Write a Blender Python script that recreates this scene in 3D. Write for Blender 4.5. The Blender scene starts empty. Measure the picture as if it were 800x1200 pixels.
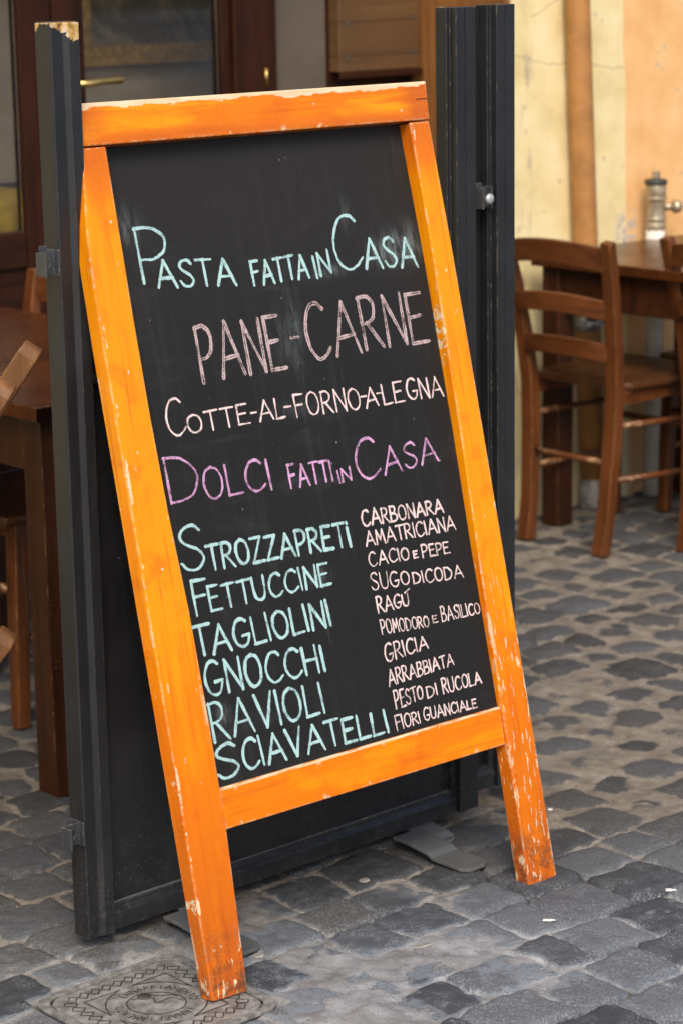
import bpy, bmesh, math, random
import numpy as np
from mathutils import Vector, Matrix

random.seed(11)
SC = bpy.context.scene
COL = SC.collection

# ------------------------------------------------------------------ camera, sky, sun, exposure
FPX, PITCH, ROLL, CAMH = 2831.5, 0.22895, -0.01717, 1.5713      # 85 mm lens on a full frame, held upright
cF = Vector((0, math.cos(PITCH), -math.sin(PITCH)))
r0 = Vector((1, 0, 0)); u0 = Vector((0, math.sin(PITCH), math.cos(PITCH)))
cR = math.cos(ROLL)*r0 + math.sin(ROLL)*u0
cU = -math.sin(ROLL)*r0 + math.cos(ROLL)*u0
cam = bpy.data.cameras.new('camera'); camo = bpy.data.objects.new('camera', cam); COL.objects.link(camo)
m = Matrix.Identity(4)
for i in range(3):
    m[i][0] = cR[i]; m[i][1] = cU[i]; m[i][2] = -cF[i]
m[2][3] = CAMH
camo.matrix_world = m
cam.sensor_fit = 'VERTICAL'; cam.sensor_height = 36.0; cam.sensor_width = 24.0
cam.lens = FPX/1200*36; cam.clip_start = .1; cam.clip_end = 500
cam.dof.use_dof = True; cam.dof.focus_distance = 3.85; cam.dof.aperture_fstop = 5.6
SC.camera = camo

SUN_EL, SUN_AZ = math.radians(46), math.radians(177)            # azimuth clockwise from +Y
w = bpy.data.worlds.new('World'); SC.world = w; w.use_nodes = True
nt = w.node_tree; nt.nodes.clear()
sky = nt.nodes.new('ShaderNodeTexSky'); sky.sky_type = 'NISHITA'; sky.sun_disc = False
sky.sun_elevation = SUN_EL; sky.sun_rotation = SUN_AZ; sky.dust_density = 3.0; sky.air_density = 1.0; sky.ozone_density = .8
bg = nt.nodes.new('ShaderNodeBackground'); bg.inputs[1].default_value = .105
wo = nt.nodes.new('ShaderNodeOutputWorld')
nt.links.new(sky.outputs[0], bg.inputs[0]); nt.links.new(bg.outputs[0], wo.inputs[0])
sun = bpy.data.lights.new('sun', 'SUN'); sun.energy = 1.5; sun.angle = math.radians(26); sun.color = (1, .92, .79)
suno = bpy.data.objects.new('sun', sun); COL.objects.link(suno)
sd = Vector((math.sin(SUN_AZ)*math.cos(SUN_EL), math.cos(SUN_AZ)*math.cos(SUN_EL), math.sin(SUN_EL)))
suno.rotation_euler = sd.to_track_quat('Z', 'Y').to_euler(); suno.location = (2, -3, 6)
SC.view_settings.view_transform = 'Standard'; SC.view_settings.look = 'None'
SC.view_settings.exposure = 0.95; SC.view_settings.gamma = 1.0; SC.view_settings.use_curve_mapping = False
SC.render.engine = 'CYCLES'
SC.cycles.use_denoising = True; SC.cycles.max_bounces = 8

# ------------------------------------------------------------------ helpers
CAM = Vector((0, 0, CAMH))
def ray(px, py):
    return cF + cR*((px-400)/FPX) - cU*((py-600)/FPX)
def on_plane(px, py, o, n):
    d = ray(px, py); return CAM + d*(((o-CAM) @ n)/(d @ n))
def ground(px, py, z=0):
    return on_plane(px, py, Vector((0, 0, z)), Vector((0, 0, 1)))

def tag(o, label=None, cat=None, group=None, kind=None):
    if label: o['label'] = label
    if cat: o['category'] = cat
    if group: o['group'] = group
    if kind: o['kind'] = kind
    return o

def empty(name, mat=None):
    o = bpy.data.objects.new(name, None); COL.objects.link(o); o.empty_display_size = .1
    if mat is not None: o.matrix_world = mat
    return o

class MB:
    """gathers shapes in one mesh"""
    def __init__(s): s.v = []; s.f = []; s.sm = []; s.uv = None
    def add(s, vs, fs, smooth=False):
        b = len(s.v); s.v += [tuple(v) for v in vs]
        s.f += [tuple(i+b for i in f) for f in fs]; s.sm += [smooth]*len(fs); return s
    def box(s, x0, x1, y0, y1, z0, z1):
        vs = [(x, y, z) for z in (z0, z1) for y in (y0, y1) for x in (x0, x1)]
        return s.add(vs, [(0, 2, 3, 1), (4, 5, 7, 6), (0, 1, 5, 4), (2, 6, 7, 3), (0, 4, 6, 2), (1, 3, 7, 5)])
    def prism(s, poly, lo, hi, axis='z', smooth=False):
        """closed polygon (counter-clockwise in its plane) extruded along an axis"""
        n = len(poly)
        def P(a, b, h): return {'z': (a, b, h), 'y': (a, h, b), 'x': (h, a, b)}[axis]
        vs = [P(a, b, lo) for a, b in poly]+[P(a, b, hi) for a, b in poly]
        fs = [(i, (i+1) % n, n+(i+1) % n, n+i) for i in range(n)]+[tuple(range(n-1, -1, -1)), tuple(range(n, 2*n))]
        return s.add(vs, fs, smooth)
    def sweep(s, path, sec, upv=(0, 0, 1), scale=None, smooth=False):
        """closed section (list of (a,b)) carried along a path; a = side, b = up"""
        path = [Vector(p) for p in path]; n = len(sec); k = len(path); vs = []
        for i, p in enumerate(path):
            t = (path[min(i+1, k-1)]-path[max(i-1, 0)]).normalized()
            a = t.cross(Vector(upv)).normalized(); b = a.cross(t).normalized()
            sc_ = scale[i] if scale else 1
            if not isinstance(sc_, tuple): sc_ = (sc_, sc_)
            vs += [p+a*(q[0]*sc_[0])+b*(q[1]*sc_[1]) for q in sec]
        fs = [(i*n+j, i*n+(j+1) % n, (i+1)*n+(j+1) % n, (i+1)*n+j) for i in range(k-1) for j in range(n)]
        fs += [tuple(range(n-1, -1, -1)), tuple((k-1)*n+j for j in range(n))]
        return s.add(vs, fs, smooth)
    def tube(s, path, r, n=14, upv=(0, 0, 1), scale=None):
        return s.sweep(path, [(r*math.cos(2*math.pi*i/n), r*math.sin(2*math.pi*i/n)) for i in range(n)], upv, scale, True)
    def lathe(s, prof, c=(0, 0), n=28, z0=0):
        k = len(prof); vs = []
        for r, z in prof:
            vs += [(c[0]+r*math.cos(2*math.pi*i/n), c[1]+r*math.sin(2*math.pi*i/n), z+z0) for i in range(n)]
        fs = [(i*n+j, i*n+(j+1) % n, (i+1)*n+(j+1) % n, (i+1)*n+j) for i in range(k-1) for j in range(n)]
        fs += [tuple(range(n-1, -1, -1)), tuple((k-1)*n+j for j in range(n))]
        return s.add(vs, fs, True)
    def build(s, name, mat, parent=None, bevel=0, seg=2, mw=None, sub=0):
        me = bpy.data.meshes.new(name); me.from_pydata(s.v, [], s.f); me.update()
        bm = bmesh.new(); bm.from_mesh(me); bmesh.ops.recalc_face_normals(bm, faces=bm.faces); bm.to_mesh(me); bm.free()
        me.polygons.foreach_set('use_smooth', s.sm)
        if mat: me.materials.append(mat)
        if s.uv is not None:
            l = me.uv_layers.new(name='stroke')
            for poly in me.polygons:
                for li in poly.loop_indices: l.data[li].uv = s.uv[me.loops[li].vertex_index]
        o = bpy.data.objects.new(name, me); COL.objects.link(o)
        if parent: o.parent = parent
        if mw is not None: o.matrix_world = mw
        if bevel:
            b = o.modifiers.new('edge', 'BEVEL'); b.width = bevel; b.segments = seg; b.limit_method = 'ANGLE'; b.angle_limit = math.radians(35)
            b.harden_normals = False
        return o

def copy_tree(o, parent=None):
    c = o.copy(); COL.objects.link(c)
    if parent: c.parent = parent
    for ch in list(o.children): copy_tree(ch, c)
    return c

# ------------------------------------------------------------------ materials
class NT:
    def __init__(s, name):
        s.m = bpy.data.materials.new(name); s.m.use_nodes = True; s.t = s.m.node_tree
        s.b = s.t.nodes['Principled BSDF']; s.out = s.t.nodes['Material Output']
    def n(s, t, **k):
        x = s.t.nodes.new(t)
        for a, b in k.items(): setattr(x, a, b)
        return x
    def l(s, a, b): s.t.links.new(a, b)
    def set(s, sock, v):
        if hasattr(v, 'is_output'): s.l(v, sock)
        else: sock.default_value = v
    def obj(s): return s.n('ShaderNodeTexCoord').outputs['Object']
    def mapping(s, v, scale=(1, 1, 1), loc=(0, 0, 0), rot=(0, 0, 0)):
        x = s.n('ShaderNodeMapping'); s.l(v, x.inputs[0]); x.inputs['Scale'].default_value = scale
        x.inputs['Location'].default_value = loc; x.inputs['Rotation'].default_value = rot; return x.outputs[0]
    def noise(s, v, scale, detail=4, rough=.55, dist=0):
        x = s.n('ShaderNodeTexNoise'); s.l(v, x.inputs['Vector']); x.inputs['Scale'].default_value = scale
        x.inputs['Detail'].default_value = detail; x.inputs['Roughness'].default_value = rough; x.inputs['Distortion'].default_value = dist
        return x.outputs['Fac']
    def voro(s, v, scale, feature='F1', out='Distance', rnd=1):
        x = s.n('ShaderNodeTexVoronoi', feature=feature); s.l(v, x.inputs['Vector']); x.inputs['Scale'].default_value = scale
        x.inputs['Randomness'].default_value = rnd; return x.outputs[out]
    def ramp(s, f, stops):
        x = s.n('ShaderNodeValToRGB'); s.l(f, x.inputs[0]); e = x.color_ramp.elements
        while len(e) < len(stops): e.new(.5)
        for i, (p, c) in enumerate(stops): e[i].position = p; e[i].color = (*c, 1) if len(c) == 3 else c
        return x.outputs[0]
    def step(s, f, a, b):
        x = s.n('ShaderNodeMapRange', interpolation_type='SMOOTHSTEP'); s.set(x.inputs[0], f)
        x.inputs[1].default_value = a; x.inputs[2].default_value = b; return x.outputs[0]
    def math(s, op, a, b=0, c=None):
        x = s.n('ShaderNodeMath', operation=op); s.set(x.inputs[0], a); s.set(x.inputs[1], b)
        if c is not None: s.set(x.inputs[2], c)
        return x.outputs[0]
    def mix(s, f, a, b, mode='MIX'):
        x = s.n('ShaderNodeMix', data_type='RGBA', blend_type=mode); s.set(x.inputs[0], f)
        for i, v in ((6, a), (7, b)):
            if isinstance(v, tuple) and len(v) == 3: v = (*v, 1)
            s.set(x.inputs[i], v)
        return x.outputs[2]
    def sep(s, v):
        x = s.n('ShaderNodeSeparateXYZ'); s.l(v, x.inputs[0]); return x.outputs
    def edge(s, r):
        """1 near sharp edges: bevelled normal against the true one"""
        b = s.n('ShaderNodeBevel', samples=6); b.inputs['Radius'].default_value = r
        g = s.n('ShaderNodeNewGeometry')
        d = s.n('ShaderNodeVectorMath', operation='DOT_PRODUCT'); s.l(b.outputs[0], d.inputs[0]); s.l(g.outputs['True Normal'], d.inputs[1])
        return s.math('SUBTRACT', 1, d.outputs['Value'])
    def bump(s, h, strength=.3, dist=.002):
        x = s.n('ShaderNodeBump'); s.l(h, x.inputs['Height']); x.inputs['Strength'].default_value = strength
        x.inputs['Distance'].default_value = dist; s.l(x.outputs[0], s.b.inputs['Normal']); return x
    def fin(s, col, rough=.5, spec=.5, metal=0, coat=0):
        s.set(s.b.inputs['Base Color'], col if hasattr(col, 'is_output') else (*col, 1)); s.set(s.b.inputs['Roughness'], rough)
        s.b.inputs['Specular IOR Level'].default_value = spec; s.set(s.b.inputs['Metallic'], metal)
        s.b.inputs['Coat Weight'].default_value = coat; s.b.inputs['Coat Roughness'].default_value = .12
        return s.m

CREAM = (.62, .45, .27)
def orange_paint(name, kind):
    """glossy orange varnish on pale wood, yellower along the legs, redder at ends, chipped at the edges"""
    q = NT(name); v = q.obj(); x, y, z = q.sep(v)
    along = (9, 9, 1.6) if kind == 'leg' else (1.6, 9, 9)
    soft = q.noise(q.mapping(v, along), 2.2, 4, .6)
    fine = q.noise(q.mapping(v, (60, 60, 7) if kind == 'leg' else (7, 60, 60)), 3, 5, .65)
    yel, mid, red = (.79, .268, .0006), (.67, .165, .002), (.42, .082, .010)
    if kind == 'leg':
        hot = q.math('MULTIPLY', q.step(z, .18, .62), q.math('SUBTRACT', 1, q.step(z, 1.18, 1.32)))
    else:
        hot = q.math('ADD', .12, q.math('MULTIPLY', .5, q.step(soft, .42, .62)))
    f = q.math('ADD', q.math('MULTIPLY', hot, .75), q.math('MULTIPLY', q.math('SUBTRACT', soft, .5), 2.2))
    col = q.ramp(f, [(0, mid), (.25, (.74, .175, .001)), (.75, yel)])
    if kind == 'leg':
        rr = q.math('MULTIPLY', q.math('SUBTRACT', 1, q.math('MULTIPLY', q.step(z, -.1, .42), .95)), q.step(soft, .26, .56))
        rr = q.math('MAXIMUM', rr, q.math('MULTIPLY', q.step(z, 1.20, 1.31), .4))
    elif kind == 'top':
        rr = q.math('MAXIMUM', q.math('MULTIPLY', q.math('SUBTRACT', 1, q.step(z, 1.322, 1.345)), .55), q.math('MULTIPLY', q.step(x, .655, .70), .75))
        rr = q.math('MAXIMUM', rr, q.math('MULTIPLY', q.math('SUBTRACT', 1, q.step(x, .03, .09)), .5))
    else:
        rr = q.math('MULTIPLY', q.step(soft, .5, .75), .4)
    col = q.mix(rr, col, red)
    col = q.mix(q.math('MULTIPLY', q.step(fine, .55, .8), .22), col, (.62, .11, .004))
    # age: darker grain lines along the piece, amber blotches, grey scuffs
    gl = q.noise(q.mapping(v, (170, 170, 5) if kind == 'leg' else (5, 170, 170), (2, 5, 3)), 1, 4, .6)
    col = q.mix(q.math('MULTIPLY', q.step(gl, .50, .70), .50), col, (.45, .075, .003))
    bl = q.noise(v, 13, 5, .65, .6)
    col = q.mix(q.math('MULTIPLY', q.step(bl, .48, .72), .45), col, (.50, .085, .004))
    sc = q.math('MULTIPLY', q.step(q.noise(q.mapping(v, (60, 60, 14) if kind == 'leg' else (14, 60, 60), (7, 1, 4)), 1, 5, .7), .62, .74), q.step(bl, .42, .58))
    col = q.mix(q.math('MULTIPLY', sc, .45 if kind == 'low' else .28), col, (.16, .085, .05))
    # wear: edges
    e = q.edge(.006)
    n1 = q.noise(v, 28, 5, .7); n2 = q.noise(v, 130, 4, .65)
    nn = q.math('ADD', q.math('MULTIPLY', n1, .65), q.math('MULTIPLY', n2, .35))
    eth = q.math('MULTIPLY', q.step(e, .015, .10), q.step(nn, .46, .56))
    wear = eth
    if kind == 'leg':                                        # long bare strips along the arrises of the two legs
        dl = q.math('ADD', q.math('ABSOLUTE', q.math('ADD', x, -.002)), .0012)
        dr = q.math('ABSOLUTE', q.math('SUBTRACT', x, q.math('SUBTRACT', .7515, q.math('MULTIPLY', z, .014))))
        di = q.math('ABSOLUTE', q.math('SUBTRACT', x, .6885))
        dm = q.math('MINIMUM', q.math('MINIMUM', dl, dr), q.math('ADD', di, .002))
        lng = q.noise(q.mapping(v, (9, 9, 15), (1.3, 0, .4)), 1, 4, .6)
        wid = q.math('MULTIPLY', q.step(lng, .48, .66), .0044)
        wid = q.math('ADD', wid, q.math('MULTIPLY', q.math('SUBTRACT', n2, .52), .0075))
        wear = q.math('MAXIMUM', wear, q.math('MULTIPLY', q.step(q.math('SUBTRACT', wid, dm), .0, .0010), q.step(lng, .49, .55)))
    e2 = q.edge(.016)
    wear = q.math('MAXIMUM', wear, q.math('MULTIPLY', q.step(e2, .012, .05), q.step(q.math('ADD', q.noise(q.mapping(v, (30, 30, 6)), 1, 4, .6), q.math('MULTIPLY', q.math('SUBTRACT', n2, .5), .18)), .60, .63)))
    if kind == 'leg':
        foot = q.math('SUBTRACT', 1, q.step(z, .02, .16))
        st = q.noise(q.mapping(v, (130, 130, 26)), 1, 3, .6)
        wear = q.math('MAXIMUM', wear, q.step(q.math('ADD', st, q.math('MULTIPLY', foot, .06)), .705, .73))
        st2 = q.noise(q.mapping(v, (70, 70, 34)), 1, 4, .65)
        wear = q.math('MAXIMUM', wear, q.step(q.math('ADD', st2, q.math('MULTIPLY', foot, .11)), .70, .73))
        rt = q.math('MULTIPLY', q.step(x, .6, .62), q.step(q.noise(q.mapping(v, (150, 150, 22), (3, 1, 2)), 1, 3, .6), .60, .64))
        wear = q.math('MAXIMUM', wear, q.math('MULTIPLY', rt, q.math('SUBTRACT', 1, q.step(z, .35, .62))))
    if kind == 'low':
        wear = q.math('MAXIMUM', wear, q.math('MULTIPLY', q.step(z, .3105, .3125), q.step(q.noise(q.mapping(v, (14, 60, 60)), 1, 5, .7), .40, .52)))
    if kind == 'top':
        jag = q.math('ADD', z, q.math('MULTIPLY', q.math('SUBTRACT', q.noise(q.mapping(v, (16, 40, 60)), 1, 5, .7), .5), .030))
        jag = q.math('ADD', jag, q.math('MULTIPLY', q.math('SUBTRACT', q.noise(v, 6, 3), .5), .030))
        wear = q.math('MAXIMUM', wear, q.step(jag, 1.3738, 1.3758))
        wear = q.math('MAXIMUM', wear, q.step(z, 1.3818, 1.3826))
        crack = q.math('MULTIPLY', q.step(x, .700, .704), q.math('SUBTRACT', 1, q.step(q.math('ABSOLUTE', q.math('SUBTRACT', q.math('ADD', z, q.math('MULTIPLY', n2, .004)), 1.3555)), .0006, .0014)))
    sp = q.step(q.voro(v, 24, 'F1'), .062, .05)
    wear = q.math('MAXIMUM', wear, q.math('MULTIPLY', sp, q.step(n2, .42, .5)))
    wood = q.mix(q.step(fine, .35, .7), CREAM, (.72, .57, .38))
    col = q.mix(wear, col, wood)
    if kind == 'leg':
        grime = q.math('MULTIPLY', q.math('SUBTRACT', 1, q.step(z, .0, .15)), q.step(nn, .43, .60))
        col = q.mix(q.math('MULTIPLY', grime, .8), col, (.055, .035, .025))
    if kind == 'top': col = q.mix(crack, col, (.03, .012, .008))
    dust = q.step(q.noise(v, 300, 3), .62, .75)
    rough = q.math('ADD', .26, q.math('ADD', q.math('MULTIPLY', wear, .5), q.math('MULTIPLY', dust, .15)))
    h = q.math('SUBTRACT', q.math('MULTIPLY', fine, .25), wear)
    q.bump(h, .35, .0012)
    return q.fin(col, rough, .26)

def chalkboard_mat():
    q = NT('slate_paint'); v = q.obj(); x, y, z = q.sep(v)
    cloud = q.noise(v, 3.2, 5, .6)
    streak = q.noise(q.mapping(v, (34, 1, 2.2)), 1.6, 5, .62)
    streak2 = q.noise(q.mapping(v, (110, 1, 9)), 1, 3, .5)
    dusty = q.math('MULTIPLY', q.step(streak, .46, .80), q.step(cloud, .33, .62))
    col = q.mix(q.math('MULTIPLY', dusty, .34), (.0125, .0122, .0122), (.050, .045, .045))
    col = q.mix(q.math('MULTIPLY', q.step(streak2, .66, .78), .18), col, (.11, .11, .11))
    col = q.mix(q.math('MULTIPLY', q.step(z, .85, 1.25), .30), col, (.030, .026, .024))  # browner upper part: a reflection painted into the slate colour
    arc = q.noise(q.mapping(v, (5, 1, 26), (0, 0, 0), (0, .55, 0)), 1, 5, .62, .5)
    col = q.mix(q.math('MULTIPLY', q.math('MULTIPLY', q.step(arc, .52, .74), q.step(cloud, .42, .62)), .30), col, (.055, .055, .056))
    grain = q.noise(v, 190, 4, .7)
    col = q.mix(q.math('MULTIPLY', q.step(grain, .55, .75), .35), col, (.040, .040, .041))
    tot = None
    for (u, w_, ru, rv, a) in SMUDGES:
        dx = q.math('DIVIDE', q.math('SUBTRACT', x, u), ru); dz = q.math('DIVIDE', q.math('SUBTRACT', z, w_), rv)
        r2 = q.math('ADD', q.math('MULTIPLY', dx, dx), q.math('MULTIPLY', dz, dz))
        g = q.math('MULTIPLY', q.math('EXPONENT', q.math('MULTIPLY', r2, -1)), a)
        tot = g if tot is None else q.math('MAXIMUM', tot, g)
    sm = q.math('MULTIPLY', tot, q.step(q.noise(q.mapping(v, (95, 1, 24), (0, 0, 0), (0, .75, 0)), .8, 5, .7, .3), .36, .66))
    col = q.mix(sm, col, (.42, .50, .50))
    spk = q.step(q.voro(q.mapping(v, (1, 1, .5)), 55, 'F1'), .06, .03)
    col = q.mix(q.math('MULTIPLY', spk, q.step(cloud, .5, .6)), col, (.35, .35, .34))
    q.bump(q.noise(v, 240, 3), .12, .0006)
    return q.fin(col, q.math('ADD', .5, q.math('MULTIPLY', cloud, .2)), .18)

def chalk(name, colour, hollow=0, cover=.46):
    """dry chalk: colour broken by the grain of the board, thinner at the stroke's edges"""
    q = NT(name); v = q.obj()
    uv = q.n('ShaderNodeUVMap', uv_map='stroke'); a, b, _ = q.sep(uv.outputs[0])
    c = q.math('ABSOLUTE', q.math('SUBTRACT', a, .5))                       # 0 centre .. .5 edge
    g = q.noise(v, 520, 3, .75); g2 = q.noise(q.mapping(v, (1, 1, .6)), 60, 3, .6)
    press = q.math('ADD', q.math('MULTIPLY', g, .42), q.math('MULTIPLY', g2, .58))
    press = q.math('SUBTRACT', press, q.math('MULTIPLY', q.step(c, .28, .5), .13))
    if hollow: press = q.math('SUBTRACT', press, q.math('MULTIPLY', q.step(c, .2, .06), hollow))
    al = q.math('MULTIPLY', q.step(press, cover-.17, cover+.13), .95)
    tr = q.n('ShaderNodeBsdfTransparent'); mx = q.n('ShaderNodeMixShader')
    q.l(al, mx.inputs[0]); q.l(tr.outputs[0], mx.inputs[1]); q.l(q.b.outputs[0], mx.inputs[2]); q.l(mx.outputs[0], q.out.inputs[0])
    return q.fin(colour, .95, .1)

def metal_paint(name, base=(.0130, .0136, .0152), chipz=None, wear=.5, slope=.45):
    q = NT(name); v = q.obj(); x, y, z = q.sep(v)
    n1 = q.noise(v, 9, 5, .6); n2 = q.noise(v, 75, 4, .65); st = q.noise(q.mapping(v, (40, 40, 2.5)), 1.5, 4, .6)
    col = q.mix(q.step(n1, .35, .7), tuple(c*.85 for c in base), tuple(c*1.25 for c in base))
    col = q.mix(q.math('MULTIPLY', q.step(st, .55, .8), .30), col, (.045, .045, .044))
    e = q.edge(.0035)
    chip = q.math('MULTIPLY', q.step(e, .02, .1), q.step(n2, .55, .62))
    edgel = q.math('MULTIPLY', q.step(e, .03, .16), .20)
    col = q.mix(edgel, col, (.16, .17, .19))
    col = q.mix(q.math('MULTIPLY', chip, wear), col, (.38, .30, .20))
    sp = q.math('MULTIPLY', q.step(q.voro(v, 26, 'F1'), .05, .03), q.step(n1, .48, .55))
    col = q.mix(q.math('MULTIPLY', sp, .5), col, (.20, .20, .19))
    scr = q.step(q.noise(q.mapping(v, (5, 5, 150), (0, 0, 0), (0, .35, 0)), 1, 3, .5), .73, .76)
    col = q.mix(q.math('MULTIPLY', q.math('MULTIPLY', scr, q.step(n1, .45, .6)), .4), col, (.12, .12, .12))
    spl = q.math('MULTIPLY', q.math('SUBTRACT', 1, q.step(q.math('ADD', z, q.math('MULTIPLY', n1, .25)), .12, .42)), q.step(q.voro(v, 85, 'F1'), .22, .08))
    col = q.mix(q.math('MULTIPLY', spl, .35), col, (.13, .12, .105))
    if chipz is not None:
        j = q.math('ADD', z, q.math('ADD', q.math('MULTIPLY', q.math('SUBTRACT', q.noise(v, 45, 4, .6), .5), .075), q.math('MULTIPLY', q.math('SUBTRACT', x, .03), slope)))
        t = q.step(j, chipz, chipz+.003)
        col = q.mix(t, col, q.ramp(q.noise(v, 90, 4), [(.35, (.20, .09, .02)), (.5, (.50, .30, .08)), (.65, (.55, .42, .30))]))
    dustz = q.math('SUBTRACT', 1, q.step(z, .0, .22))
    col = q.mix(q.math('MULTIPLY', q.math('MULTIPLY', dustz, q.step(n2, .4, .7)), .12), col, (.10, .092, .085))
    q.bump(q.math('ADD', n2, q.noise(v, 320, 2)), .10, .0008)
    return q.fin(col, q.math('ADD', .34, q.math('MULTIPLY', n1, .22)), .45)

def wood(name, dark, light, axis='z', gloss=.3, wear=.6, worn=(.36, .20, .09), planks=None, spec=.38):
    q = NT(name); v = q.obj()
    sc_ = {'z': (26, 26, 1.6), 'x': (1.6, 26, 26), 'y': (26, 1.6, 26)}[axis]
    oi = q.n('ShaderNodeObjectInfo')
    loc = q.n('ShaderNodeVectorMath', operation='ADD'); q.l(v, loc.inputs[0])
    cmb = q.n('ShaderNodeCombineXYZ'); r = q.math('MULTIPLY', oi.outputs['Random'], 7)
    for i in range(3): q.l(r, cmb.inputs[i])
    q.l(cmb.outputs[0], loc.inputs[1]); vv = loc.outputs[0]
    g1 = q.noise(q.mapping(vv, sc_), 1.3, 6, .62, .4); g2 = q.noise(q.mapping(vv, tuple(c*5 for c in sc_)), 1, 3, .5)
    g3 = q.noise(vv, 5, 3)
    f = q.math('ADD', q.math('MULTIPLY', g1, .6), q.math('ADD', q.math('MULTIPLY', g2, .2), q.math('MULTIPLY', g3, .2)))
    col = q.ramp(f, [(.36, dark), (.64, light)])
    if planks:
        ax, wd = planks; c = q.sep(v)['xyz'.index(ax)]
        pr = q.math('PINGPONG', c, wd/2)
        cell = q.n('ShaderNodeTexWhiteNoise', noise_dimensions='1D'); q.l(q.math('FLOOR', q.math('DIVIDE', c, wd)), cell.inputs['W'])
        col = q.mix(.35, col, q.mix(cell.outputs['Value'], dark, light))
        col = q.mix(q.math('SUBTRACT', 1, q.step(pr, .0006, .0016)), col, tuple(c_*.25 for c_ in dark))
    e = q.edge(.0045); n = q.noise(v, 60, 4, .65)
    wr = q.math('MULTIPLY', q.step(e, .02, .11), q.step(n, .48, .60))
    col = q.mix(q.math('MULTIPLY', wr, wear), col, worn)
    sp = q.math('MULTIPLY', q.step(q.noise(v, 160, 2), .72, .76), .5)
    col = q.mix(sp, col, worn)
    q.bump(g2, .12, .001)
    return q.fin(col, q.math('ADD', gloss, q.math('MULTIPLY', g3, .22)), spec)

def simple(name, col, rough=.5, metal=0, noise=.25, scale=20, bump=.1, spec=.5):
    q = NT(name); v = q.obj(); n = q.noise(v, scale, 5, .6)
    c = q.mix(q.step(n, .3, .7), tuple(x*(1-noise) for x in col), tuple(min(1, x*(1+noise)) for x in col))
    if bump: q.bump(q.noise(v, scale*6, 3), bump, .001)
    return q.fin(c, rough, spec, metal)

def plaster_mat():
    """limewashed wall: pale yellow, orange beyond a hand-painted border, with cracks, scuffs and stains"""
    q = NT('painted_plaster'); v = q.obj(); x, y, z = q.sep(v)
    big = q.noise(v, 1.6, 5, .6); med = q.noise(v, 7, 5, .62); fine = q.noise(v, 45, 4, .6)
    yel = q.ramp(med, [(.30, (.62, .49, .24)), (.52, (.73, .60, .32)), (.72, (.78, .67, .41))])
    org = q.ramp(med, [(.30, (.68, .36, .135)), (.52, (.75, .44, .19)), (.72, (.78, .50, .25))])
    bx = q.math('ADD', x, q.math('ADD', q.math('MULTIPLY', q.math('SUBTRACT', big, .5), .05), q.math('MULTIPLY', q.math('SUBTRACT', med, .5), .03)))
    bx = q.math('ADD', bx, q.math('MULTIPLY', z, .028))
    b = q.step(bx, 2.694, 2.700)
    col = q.mix(b, yel, org)
    patch = q.math('MULTIPLY', q.step(z, .86, .78), q.step(q.math('ABSOLUTE', q.math('SUBTRACT', x, 2.675)), .06, .02))
    col = q.mix(q.math('MULTIPLY', q.math('MULTIPLY', patch, q.step(fine, .4, .55)), q.step(z, .66, .74)), col, (.42, .39, .35))
    lo = q.math('MULTIPLY', q.step(z, .55, .12), q.step(med, .35, .6))
    col = q.mix(q.math('MULTIPLY', lo, .55), col, (.30, .26, .20))
    crk = q.voro(q.mapping(q.mapping(v, (1, 1, 1)), (1.0, 1.0, 2.1), (.3, 0, .13)), 1.5, 'DISTANCE_TO_EDGE')
    cw = q.math('ADD', crk, q.math('MULTIPLY', q.math('SUBTRACT', fine, .5), .016))
    col = q.mix(q.math('MULTIPLY', q.step(cw, .008, .002), q.math('MULTIPLY', q.step(big, .54, .64), .6)), col, (.30, .22, .13))
    zc = q.math('ADD', z, q.math('ADD', q.math('MULTIPLY', q.math('SUBTRACT', x, 2.22), .10), q.math('ADD', q.math('MULTIPLY', q.math('SUBTRACT', med, .5), .05), q.math('MULTIPLY', q.math('SUBTRACT', fine, .5), .012))))
    c1 = q.step(q.math('ABSOLUTE', q.math('SUBTRACT', zc, 1.275)), .0042, .0015)
    c2 = q.math('MULTIPLY', q.step(q.math('ABSOLUTE', q.math('SUBTRACT', q.math('ADD', zc, q.math('MULTIPLY', x, -.55)), .135)), .004, .0015), q.step(med, .46, .5))
    col = q.mix(q.math('MULTIPLY', q.math('MAXIMUM', c1, c2), q.math('MULTIPLY', q.math('SUBTRACT', 1, b), .42)), col, (.32, .25, .16))
    dots = q.math('MULTIPLY', q.step(q.voro(v, 15, 'F1'), .16, .08), q.step(med, .50, .56))
    col = q.mix(q.math('MULTIPLY', dots, .55), col, (.40, .33, .24))
    scr = q.step(q.noise(q.mapping(v, (16, 1, 40), (0, 0, 0), (0, .6, 0)), 1, 3, .5), .74, .79)
    col = q.mix(q.math('MULTIPLY', scr, .5), col, (.42, .36, .30))
    edge = q.math('MULTIPLY', q.step(q.math('ABSOLUTE', q.math('SUBTRACT', x, 2.262)), .03, .004), q.step(q.noise(q.mapping(v, (1, 1, .35)), 22, 4, .7), .50, .64))
    col = q.mix(q.math('MULTIPLY', edge, .75), col, (.33, .27, .22))
    blot = q.noise(v, 3.5, 6, .7, .5)
    col = q.mix(q.math('MULTIPLY', q.step(blot, .52, .70), .30), col, q.mix(b, (.52, .44, .29), (.56, .36, .20)))
    st = q.math('MULTIPLY', q.step(z, 1.30, 1.42), q.step(q.math('ADD', x, q.math('MULTIPLY', med, .1)), 2.95, 3.0))
    col = q.mix(q.math('MULTIPLY', st, .5), col, (.40, .33, .30))
    q.bump(q.math('ADD', med, q.math('MULTIPLY', fine, .5)), .35, .006)
    return q.fin(col, .9, .2)

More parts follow.
